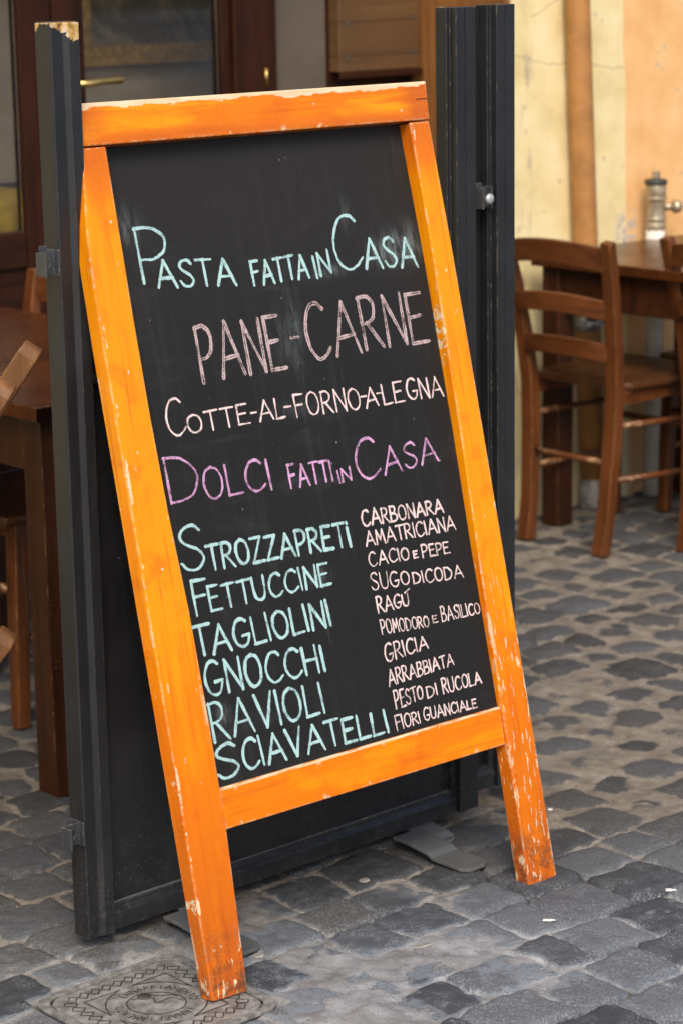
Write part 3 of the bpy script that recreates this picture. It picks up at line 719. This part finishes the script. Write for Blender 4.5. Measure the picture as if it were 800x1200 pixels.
# feet: strips in front and behind
for x, yo in ((.178, .0), (.690, .0)):
    foot_strip(s1, x, -.002, .062, .165, .018)
S2 = Matrix.Translation(FO+GA*.0365+GB*.053) @ Matrix.Rotation(YAW, 4, 'Z') @ Matrix.Scale(KF, 4)
s2 = screen(S2, .990, 'second dark metal screen, folded behind the first and reaching further right', False)
b2 = bracket(s2, (.990-.0587), 1.10, False)
bz = MB().lathe([(.0001, .0), (.0085, .0), (.010, .003), (.008, .006), (.004, .0075), (.0002, .008)], n=24)
bolt = bz.build('bolt', simple('bolt_cap', (.55, .57, .56), .35, .6, .1, 40), b2)
bolt.matrix_local = Matrix.Translation(((.990-.0587)-.022, -.0125, 1.096)) @ Matrix.Rotation(math.pi/2, 4, 'X')
for x in (.18, .700):
    foot_strip(s2, x, -.001, .056, .095, .018)

# ------------------------------------------------------------------ irrigation cover
IRON = simple('worn_cast_iron', (.27, .262, .25), .45, .3, .45, 38, .4); IRON_D = simple('dirt_in_iron', (.055, .047, .039), .8, 0, .3, 60, .1)
GRIT = simple('gritty_frame', (.17, .165, .155), .8, 0, .4, 70, .4)
mh = empty('irrigation_cover', Matrix.Translation(MH+Vector((0, 0, -.0045))) @ Matrix.Rotation(YAW+math.pi/2-math.pi/4+math.pi, 4, 'Z'))
tag(mh, 'worn square cast iron irrigation cover set in the cobbles beside the left leg', 'manhole cover')
mh.matrix_world = Matrix.Translation(MH+Vector((0, 0, -.0045))) @ Matrix.Rotation(YAW-math.pi/4, 4, 'Z')
# local +Y now points away from the camera (towards the far corner of the square)
def rsq(h, r, n=6):
    out = []
    for k in range(4):
        cx, cy = [(h-r, h-r), (-(h-r), h-r), (-(h-r), -(h-r)), (h-r, -(h-r))][k]
        for i in range(n+1):
            t = k*math.pi/2+i/n*math.pi/2; out.append((cx+r*math.cos(t), cy+r*math.sin(t)))
    c, s = math.cos(math.pi/4), math.sin(math.pi/4)
    return [(c*x-s*y, s*x+c*y) for x, y in out]
MB().prism(rsq(.122, .028), -.006, .0, 'z').build('plate', IRON, mh, .0012)
mb = MB(); o_, i_ = rsq(.140, .034), rsq(.1255, .030); n = len(o_)
mb.add([(x, y, -.004) for x, y in o_]+[(x, y, .0012) for x, y in o_]+[(x, y, .0012) for x, y in i_]+[(x, y, -.004) for x, y in i_],
       [(k*n+j, k*n+(j+1) % n, ((k+1) % 4)*n+(j+1) % n, ((k+1) % 4)*n+j) for k in range(4) for j in range(n)]).build('rim', GRIT, mh, .0008)
def flat(mb, pts, wd, z, rg):
    t = MB(); t.uv = []; ribbon(t, pts, wd, 0, rg, .3)
    mb.add([(x, zz, z) for x, y, zz in t.v], t.f)
pat = MB(); rg = random.Random(2)
c45 = math.cos(math.pi/4)
for side in range(4):
    R_ = Matrix.Rotation(side*math.pi/2, 2)
    for k in range(9):
        tt = -.086+k*.0215
        # small squares standing in a stair along the edge; edge runs from the right corner to the far corner
        base = Vector((c45*(.100)-c45*tt, c45*(.100)+c45*tt)); a = .0072
        sq_ = [base+Vector((-a*1.25, -a*.85)), base+Vector((a*1.25, -a*.85)), base+Vector((a*1.25, a*.85)), base+Vector((-a*1.25, a*.85)), base+Vector((-a*1.25, -a*.85))]
        flat(pat, [R_ @ p for p in sq_], .0028, .0006+.0001*(k % 2), rg)
    ap = Vector((0, .112)); lft = Vector((-.046, .064)); rgt = Vector((.046, .064))
    flat(pat, [R_ @ p for p in (lft, ap, rgt)], .0034, .0006, rg)
    flat(pat, [R_ @ Vector(p) for p in cr_([(-.046, .064), (-.02, .075), (0, .078), (.02, .075), (.046, .064)])], .003, .0008, rg)
flat(pat, [(.046*math.cos(t*.2618), .040*math.sin(t*.2618)) for t in range(25)], .003, .0006, rg)
flat(pat, cr_([(-.04, .012), (-.01, .02), (.0, .0), (.02, .02), (.04, .01)]), .003, .0007, rg)
flat(pat, cr_([(-.02, .034), (.0, .026), (.02, .03), (.03, .024)]), .003, .0009, rg)
pat.build('pattern', IRON_D, mh)
MB().lathe([(.0001, .0), (.011, .0), (.011, .0011), (.0002, .0012)], (-.022, .022), 20).build('key_hole', IRON_D, mh)
lt = MB(); txt = 'INNAFFIAMENTO'
for side in (0, 1):
    for k, ch in enumerate(txt):
        ang = math.radians(160-k*140/(len(txt)-1))+side*math.pi
        er = Vector((math.cos(ang), math.sin(ang))); et = Vector((er.y, -er.x)); wG = GL[ch][0]*.013
        for st in GL[ch][1]:
            flat(lt, [er*(.052+gy*.0125)+et*(gx*.013-wG/2) for gx, gy in st], .0019, .0010, rg)
lt.build('lettering', IRON_D, mh)

# ------------------------------------------------------------------ tables and chairs
W_TABLE = wood('table_walnut_stain', (.030, .0085, .0025), (.095, .028, .007), 'x', .15, .8, planks=('y', .105), spec=.28)
W_TLEG = wood('table_leg_shaded_stain', (.018, .005, .0015), (.058, .017, .004), 'z', .3, .75)  # darker than the top: shade under the table put into the colour
W_CH = wood('chair_stain_upright', (.050, .014, .0033), (.150, .047, .011), 'z', .3, .8, (.42, .24, .11))
W_CHX = wood('chair_stain_cross', (.050, .014, .0033), (.145, .044, .010), 'x', .3, .7, (.42, .24, .11))
W_SEAT = wood('seat_stain', (.040, .014, .005), (.10, .036, .011), 'y', .22, .6)
W_FOLD = wood('folding_chair_stain', (.10, .040, .013), (.26, .115, .040), 'z', .35, .9, (.50, .30, .14))
def make_table(mat4, wx, wy, label, h=.755, legs=.060):
    t = empty('wooden_table', mat4); tag(t, label, 'table', 'dark wooden dining tables')
    MB().box(0, wx, 0, wy, h-.028, h).build('tabletop', W_TABLE, t, .003)
    i = .022
    for x in (i, wx-i-legs):
        for y in (i, wy-i-legs):
            MB().prism([(x, y), (x+legs, y), (x+legs, y+legs), (x, y+legs)], 0, h-.0285, 'z').build('leg', W_TLEG, t, .004)
    for (x0, x1, y0, y1) in ((i+legs+.001, wx-i-legs-.001, i+.008, i+.030), (i+legs+.001, wx-i-legs-.001, wy-i-.030, wy-i-.008), (i+.008, i+.030, i+legs+.001, wy-i-legs-.001), (wx-i-.030, wx-i-.008, i+legs+.001, wy-i-legs-.001)):
        MB().box(x0, x1, y0, y1, h-.028-.105, h-.0287).build('apron', W_TLEG if x1-x0 < y1-y0 else W_TABLE, t, .002)
    return t

def make_chair(label):
    """ladder-back bar chair; origin on the floor under the seat's back edge, facing +y"""
    c = empty('ladderback_chair'); tag(c, label, 'chair', 'ladder back wooden chairs')
    sec = [(-.014, -.021), (.014, -.021), (.014, .021), (-.014, .021)]
    for s in (-1, 1):
        path = [(s*.135, -.030, 0), (s*.139, -.012, .12), (s*.146, .0, .30), (s*.152, .002, .44), (s*.160, -.010, .55), (s*.172, -.036, .70), (s*.184, -.066, .835)]
        MB().sweep(path, sec, (1, 0, 0), [(1.25, .95), (1.2, .95), (1.2, 1.0), (1.2, 1.0), (1.15, .95), (1.1, .9), (1.0, .8)]).build('rear_leg', W_CH, c, .004)
    def slat(z, hh, arch, ins):
        half = .138+(z-.44)*.09; y = -.004-(max(0, z-.45))*.165
        p = []
        for k in range(13):
            t = -1+k/6; p.append((t*half, y-.026*(1-t*t), z+arch*(1-t*t)))
        MB().sweep(p, [(-.008, -hh/2), (.008, -hh/2), (.008, hh/2), (-.008, hh/2)], (0, 0, 1)).build('back_slat', W_CHX, c, .003)
    slat(.786, .060, .016, 0); slat(.652, .050, .014, 0); slat(.538, .048, .012, 0)
    seat = []
    for k in range(9): t = -1+k/4; seat.append((t*.150, .006+.0*t))
    poly = [(-.137, .018), (.137, .018), (.172, .05), (.195, .36), (.185, .392), (.12, .405), (-.12, .405), (-.185, .392), (-.195, .36), (-.172, .05)]
    MB().prism(poly, .436, .456, 'z').build('seat', W_SEAT, c, .006, 3)
    for s in (-1, 1):
        MB().sweep([(s*.176, .372, 0), (s*.174, .365, .22), (s*.168, .352, .4355)], sec, (1, 0, 0), [(1.1, .75), (1.2, .85), (1.3, .95)]).build('front_leg', W_CH, c, .004)
        for z in (.19, .335):
            MB().tube([(s*.147, .010, z+.008), (s*.175, .355, z-.004)], .0082, 10).build('side_stretcher', W_CHX, c)
        MB().box(s*.152-.009, s*.152+.009, .03, .34, .398, .4355).build('seat_rail', W_CHX, c, .002)
    MB().tube([(-.146, -.002, .245), (.146, -.002, .245)], .0082, 10).build('back_stretcher', W_CHX, c)
    MB().tube([(-.172, .362, .29), (.172, .362, .29)], .0095, 10).build('front_stretcher', W_CHX, c)
    MB().box(-.15, .15, .335, .353, .398, .4355).build('front_rail', W_CHX, c, .002)
    return c

tl = make_table(gmat(-.075, -.115), .70, 1.17, 'dark wooden table left of the metal screen, with one worn pale corner', .765)
tr = make_table(gmat(2.215, -.36), .66, 1.185, 'dark wooden table against the yellow wall, with glossy plank top', .75, .062)
chair = make_chair('brown ladder back chair seen from behind at the wall side of the right table')
# facing along +a: its local y is the grid's a axis
def seat_at(o, a, b, rz): o.matrix_world = gmat(a, b, 0, rz)
seat_at(chair, 2.105, .572, -math.pi/2)
for a, b, rz, lab in ((2.285, .165, -math.pi/2-.02, 'brown ladder back chair cut by the right edge of the photo'),
                      (2.96, .48, math.pi/2, 'brown ladder back chair tucked in at the far side of the right table'),
                      (.705, .895, math.pi/2+.03, 'brown ladder back chair whose back shows above the left table'),
                      (.522, .494, math.pi/2, 'brown ladder back chair tucked under the left table, its rounded front leg in view')):
    c = copy_tree(chair); seat_at(c, a, b, rz); c['label'] = lab

# folding chair leaning into the frame at the left
fc = empty('folding_chair', Matrix.Translation((-.60, 4.18, 0)))
tag(fc, 'folded light brown chair at the left edge, leaning beside the left table', 'folding chair')
fs = [(-.012, -.0225), (.012, -.0225), (.012, .0225), (-.012, .0225)]
def bar(p0, p1, name, w_=1.0):
    d = (Vector(p1)-Vector(p0)); r_ = d.normalized()
    path = [Vector(p0), Vector(p0)+d*.5, Vector(p1)-r_*.020, Vector(p1)-r_*.006, Vector(p1)]
    return MB().sweep(path, fs, (0, 1, 0), [(w_*1.6, w_), (w_*1.6, w_), (w_*1.6, w_), (w_*1.5, w_*.8), (w_*1.4, w_*.55)]).build(name, W_FOLD, fc, .004, 3)
for yy in (0, -.36):
    bar((-.56, yy, 0), (.069, yy, .905), 'back_post')
    bar((-.30, yy-.03, .0), (.006, yy-.03, .395), 'rear_leg')
MB().box(-.03, -.012, -.34, -.02, .79, .85).build('back_slat', W_FOLD, fc, .003)
MB().prism([(-.46, .20), (-.447, .193), (-.235, .505), (-.248, .512)], -.335, -.025, 'y').build('seat', W_FOLD, fc, .003)
MB().tube([(-.245, -.345, .07), (-.245, -.045, .07)], .011, 12, (1, 0, 0)).build('stretcher', W_FOLD, fc)

# ------------------------------------------------------------------ the building: plastered wall and shop front
PL = plaster_mat()
W_DOOR = wood('door_mahogany', (.012, .0045, .0025), (.040, .0115, .0045), 'z', .35, .3, (.16, .07, .03), spec=.15)
W_DOORX = wood('door_mahogany_cross', (.013, .005, .003), (.040, .012, .005), 'x', .35, .3, (.16, .07, .03), spec=.15)
W_BOX = wood('shutter_boards', (.055, .026, .009), (.13, .064, .022), 'x', .5, .3, (.22, .12, .05), planks=('z', .092))
W_POST = wood('post_varnish', (.14, .055, .015), (.30, .13, .040), 'z', .35, .4, (.36, .20, .09))
BRASS = simple('brass', (.62, .42, .14), .32, 1.0, .15, 60)
def glass_mat():
    q = NT('window_glass')
    tr = q.n('ShaderNodeBsdfTransparent'); tr.inputs[0].default_value = (.94, .95, .94, 1)
    gl = q.n('ShaderNodeBsdfGlossy'); gl.inputs['Roughness'].default_value = .03
    fr = q.n('ShaderNodeFresnel'); fr.inputs[0].default_value = 1.5
    mx = q.n('ShaderNodeMixShader'); q.l(q.math('MULTIPLY', fr.outputs[0], .75), mx.inputs[0]); q.l(tr.outputs[0], mx.inputs[1]); q.l(gl.outputs[0], mx.inputs[2])
    q.l(mx.outputs[0], q.out.inputs[0]); return q.m
GLASS = glass_mat()
WB = .886; RC = .364                                        # wall plane and depth of the shop front recess
fac = empty('restaurant_facade', gmat(0, WB)); tag(fac, 'restaurant front with yellow and orange plaster and dark wooden glazed doors', 'building')
MB().box(2.205, 9.0, 0, .5, -.05, 4.2).build('plaster_wall', PL, fac)
MB().box(-4.0, 2.2045, 0, .5, 2.45, 4.2).build('lintel_wall', PL, fac)
MB().box(-4.0, -.9, .001, .5, -.05, 2.4495).build('pier', PL, fac)
MB().box(2.188, 2.2045, .004, .50, 0, 2.4495).build('door_jamb', W_POST, fac, .003)
MB().box(1.52, 1.664, RC-.03, RC+.05, 0, 2.4495).build('door_post', W_DOOR, fac, .004)
MB().box(-.9, 1.5195, RC-.02, RC+.05, 2.10, 2.4495).build('transom', W_DOORX, fac, .004)
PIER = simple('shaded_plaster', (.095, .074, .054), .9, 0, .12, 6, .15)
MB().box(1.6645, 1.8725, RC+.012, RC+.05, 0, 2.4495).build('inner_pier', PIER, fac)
MB().box(1.873, 2.1875, RC+.004, RC+.05, 0, 2.4495).build('panelling', W_DOORX, fac, .003)
cab = MB().box(1.876, 2.176, RC-.040, RC+.0035, 1.245, 1.95).build('menu_cabinet', W_BOX, fac, .004)
for x_, z_ in ((1.905, 1.285), (2.145, 1.292), (1.905, 1.375), (2.145, 1.385), (1.905, 1.47), (2.145, 1.47)):
    MB().box(x_-.005, x_+.005, RC-.0425, RC-.0402, z_-.006, z_+.006).build('nail_head', IRON_D, cab)
MB().box(1.870, 2.180, RC-.048, RC-.0405, 1.228, 1.2445).build('cabinet_lip', W_DOORX, cab, .002)
def leaf(x0, x1, hinge_right, handle):
    st = .095; y0, y1 = RC-.012, RC+.030
    f = MB().box(x0, x0+st, y0, y1, .02, 2.095).build('door_stile', W_DOOR, fac, .004)
    f2 = MB().box(x1-.028 if hinge_right else x1-st, x1, y0, y1, .02, 2.095).build('door_stile', W_DOOR, fac, .004)
    xr = x1-.028 if hinge_right else x1-st
    a, b = x0+st+.0005, xr-.0005
    MB().box(a, b, y0+.003, y1-.003, .815, .905).build('door_rail', W_DOORX, fac, .004)
    MB().box(a, b, y0+.003, y1-.003, 2.0, 2.095).build('door_rail', W_DOORX, fac, .004)
    MB().box(a, b, y0+.003, y1-.003, .02, .16).build('door_rail', W_DOORX, fac, .004)
    MB().box(a, b, y0+.014, y1-.014, .1605, .8145).build('door_panel', W_DOORX, fac)
    g = MB().box(a, b, y0+.018, y0+.023, .9055, 1.9995).build('pane', GLASS, fac)
    if handle:
        h = MB()
        h.tube([(x0+.045, y0, 1.258), (x0+.045, y0-.045, 1.258), (x0+.060, y0-.052, 1.258), (x0+.100, y0-.052, 1.262), (x0+.168, y0-.050, 1.264)], .0095, 12, (0, 0, 1), [1.1, 1, 1, .95, 1.05])
        h.box(x0+.028, x0+.062, y0-.006, y0-.0002, 1.14, 1.34)
        h.build('door_handle', BRASS, f, .001)
    return f
leaf(.958, 1.5195, True, True)
leaf(.36, .953, False, False)
leaf(-.25, .355, True, False)
leaf(-.89, -.255, False, False)
hg = MB(); hg.tube([(1.622, RC-.034, 1.22), (1.622, RC-.034, 1.268)], .0038, 10, (0, 1, 0)); hg.build('hinge', BRASS, fac)
# the dining room behind the glass, pale, shallow and left roofless for more light
ROOM = simple('room_plaster', (.62, .47, .33), .9, 0, .15, 4, .1)
y0, y1 = RC+.055, RC+.62
MB().box(-4, 2.6, y1, y1+.1, 0, 2.6).build('room_wall', ROOM, fac)
MB().box(2.6005, 2.7, .505, y1+.1, 0, 2.6).build('room_wall', ROOM, fac)
MB().box(-4, 2.6, .51, y1-.001, .005, .02).build('room_floor', W_DOORX, fac)
pic = empty('framed_painting', gmat(1.78, WB+y1-.03, 1.262)); tag(pic, 'dark painting in a gilt frame on the wall behind the glazed door', 'painting')
GILT = simple('gilt', (.62, .36, .10), .4, .2, .3, 50)
q = NT('murky_painting'); v = q.obj(); n_ = q.noise(v, 5, 6, .65, 1.2)
q.fin(q.ramp(n_, [(.3, (.05, .04, .03)), (.46, (.17, .13, .08)), (.58, (.36, .28, .19)), (.72, (.12, .10, .085))]), .4)
MB().box(-.27, .22, .008, .02, .055, .62).build('canvas', q.m, pic)
fr = MB(); fr.box(-.32, .265, -.012, .022, 0, .0245); fr.box(-.31, .255, -.004, .022, .025, .0548); fr.box(-.32, -.2705, -.012, .0215, .055, .675); fr.box(.2205, .265, -.012, .0215, .055, .675); fr.box(-.27, .22, -.012, .0215, .6205, .675)
fr.build('frame', GILT, pic, .003)
ctr = empty('room_counter', gmat(.62, WB+RC+.16)); tag(ctr, 'dark counter inside the window at the left, half hidden by the yellow cloth', 'counter')
MB().box(0, .75, 0, .45, .02, .93).build('body', W_DOORX, ctr, .004); MB().box(-.02, .77, -.02, .47, .9305, .96).build('counter_top', W_DOORX, ctr, .004)
cl = MB(); k = 24
vs = []; 
for j, (yy, zz) in enumerate(((.36, .975), (.1, .974), (-.018, .973), (-.032, .955), (-.036, .85), (-.040, .74))):
    for i_ in range(k):
        a = i_/(k-1); wv = .008*math.sin(a*23)*(j >= 3)
        vs.append((.05+a*.40-(.10*(j-3)*.5*(a > .5)*(a-.5) if j > 3 else 0), yy-abs(wv), zz))
for j in range(5):
    for i_ in range(k-1): cl.f.append((j*k+i_, j*k+i_+1, (j+1)*k+i_+1, (j+1)*k+i_)); cl.sm.append(True)
cl.v = vs
clo = cl.build('yellow_cloth', simple('yellow_linen', (.62, .40, .05), .9, 0, .15, 30), None, mw=gmat(.62, WB+RC+.16))
so = clo.modifiers.new('thickness', 'SOLIDIFY'); so.thickness = .003
tag(clo, 'yellow cloth draped over the counter inside the left window', 'cloth')

# ------------------------------------------------------------------ pipes on the wall
DP = simple('drainpipe_paint', (.36, .165, .045), .55, 0, .18, 14, .15)
dp = empty('drainpipe', gmat(0, WB)); tag(dp, 'brown painted drainpipe running down the yellow wall', 'drainpipe')
pa = lambda z: (2.500-.0575*z, -.042, z)
MB().tube([pa(.06), pa(.5), pa(1.0), pa(1.5), pa(2.2), pa(3.2), pa(4.1)], .035, 20, (0, 1, 0)).build('pipe', DP, dp)
x_, y_, z_ = pa(0)
MB().lathe([(.040, -.006), (.043, .005), (.043, .078), (.037, .084), (.0362, .086)], (x_, y_), 20).build('foot_socket', simple('zinc_socket', (.30, .29, .27), .6, .4, .35, 40), dp)
x_, y_, z_ = pa(.535)
cb = MB(); cb.lathe([(.0356, -.020), (.0385, -.020), (.0385, .020), (.0356, .020)], (x_, y_), 20, .535); cb.box(x_+.036, x_+.066, y_-.004, y_+.004, .52, .55); cb.tube([(x_+.052, y_-.012, .535), (x_+.052, y_+.012, .535)], .006, 8)
cb.build('pipe_clip', simple('galvanised', (.50, .51, .52), .38, .8, .25, 50), dp)
sp = empty('standpipe', gmat(2.730, WB-.062)); tag(sp, 'white standpipe with a brass water valve in front of the orange wall', 'standpipe')
MB().lathe([(.027, .0), (.027, .775)], (0, 0), 24).build('pipe', simple('white_pipe_paint', (.62, .58, .51), .5, 0, .08, 20), sp)
NIK = simple('nickel_brass', (.46, .38, .26), .42, .75, .25, 40)
vb = MB()
vb.lathe([(.027, .772), (.029, .775), (.029, .795), (.027, .798), (.031, .801), (.031, .808), (.028, .811), (.028, .858), (.032, .861), (.032, .868), (.029, .871)], (0, 0), 8)
vb.lathe([(.030, .8715), (.030, .902), (.025, .904)], (0, 0), 8)
vb.build('valve_body', NIK, sp, .0015)
MB().lathe([(.032, .9045), (.033, .907), (.033, .914), (.029, .918), (.016, .920)], (0, 0), 20).build('gasket', simple('black_rubber', (.03, .028, .026), .6), sp)
kn = MB(); kn.prism([(.012*math.cos(i*math.pi/3), .012*math.sin(i*math.pi/3)) for i in range(6)], .9203, .942, 'z'); kn.build('hex_nut', NIK, sp, .0015)
kb = MB(); kb.tube([(.024, -.012, .838), (.048, -.024, .838)], .011, 12); kb.tube([(.046, -.023, .838), (.050, -.025, .838), (.060, -.030, .838), (.068, -.034, .838), (.072, -.036, .838)], .019, 16, (0, 0, 1), [.6, 1, 1, .8, .3]); kb.build('side_knob', NIK, sp)

# ------------------------------------------------------------------ litter on the stones
PAPER = simple('paper_white', (.66, .65, .62), .8, 0, .05, 40, 0); GUM = simple('old_gum', (.27, .255, .23), .75, 0, .25, 90, .1)
def zat(p): return float(stones(np.array([p.x]), np.array([p.y]))[0][0])
for (px, py, sx, sy, lab) in ((642, 1080, .011, .006, 'white paper scrap on the cobbles in front of the right leg'), (784, 1045, .011, .009, 'white paper scrap near the right edge, the largest on the cobbles'), (644, 948, .008, .005, 'white paper scrap behind the right leg of the board')):
    p = ground(px, py); t = MB(); n = 11; rr = [.8+.75*(rng.random()-.5) for _ in range(n)]
    t.prism([(sx*rr[i]*math.cos(i*2*math.pi/n), sy*rr[i]*math.sin(i*2*math.pi/n)) for i in range(n)], 0, .0025, 'z')
    tag(t.build('paper_scrap', PAPER, None, .0008, 1, Matrix.Translation((p.x, p.y, zat(p)+.0008))), lab, 'litter')
for (px, py, sx, lab) in ((427, 1034, .010, 'pale flattened gum spot under the screen between its feet'), (303, 1120, .010, 'pale flattened gum spot just right of the left leg'), (495, 1108, .017, 'long pale gum smear in front of the foot strip')):
    p = ground(px, py); n = 18; t = MB(); rr = [1+.25*(rng.random()-.5) for _ in range(n)]; sy = sx if sx < .015 else .006
    for k, (f_, hh) in enumerate(((1, 0), (.92, .0016), (.5, .0012))): t.v += [(sx*f_*rr[i]*math.cos(i*2*math.pi/n), sy*f_*rr[i]*math.sin(i*2*math.pi/n), hh) for i in range(n)]
    for k in range(2):
        for i in range(n): t.f.append((k*n+i, k*n+(i+1) % n, (k+1)*n+(i+1) % n, (k+1)*n+i)); t.sm.append(True)
    t.f.append(tuple(range(2*n, 3*n))); t.sm.append(True)
    tag(t.build('gum_spot', GUM, None, 0, 1, Matrix.Translation((p.x, p.y, zat(p)+.0006)) @ Matrix.Rotation(.5, 4, 'Z')), lab, 'gum')
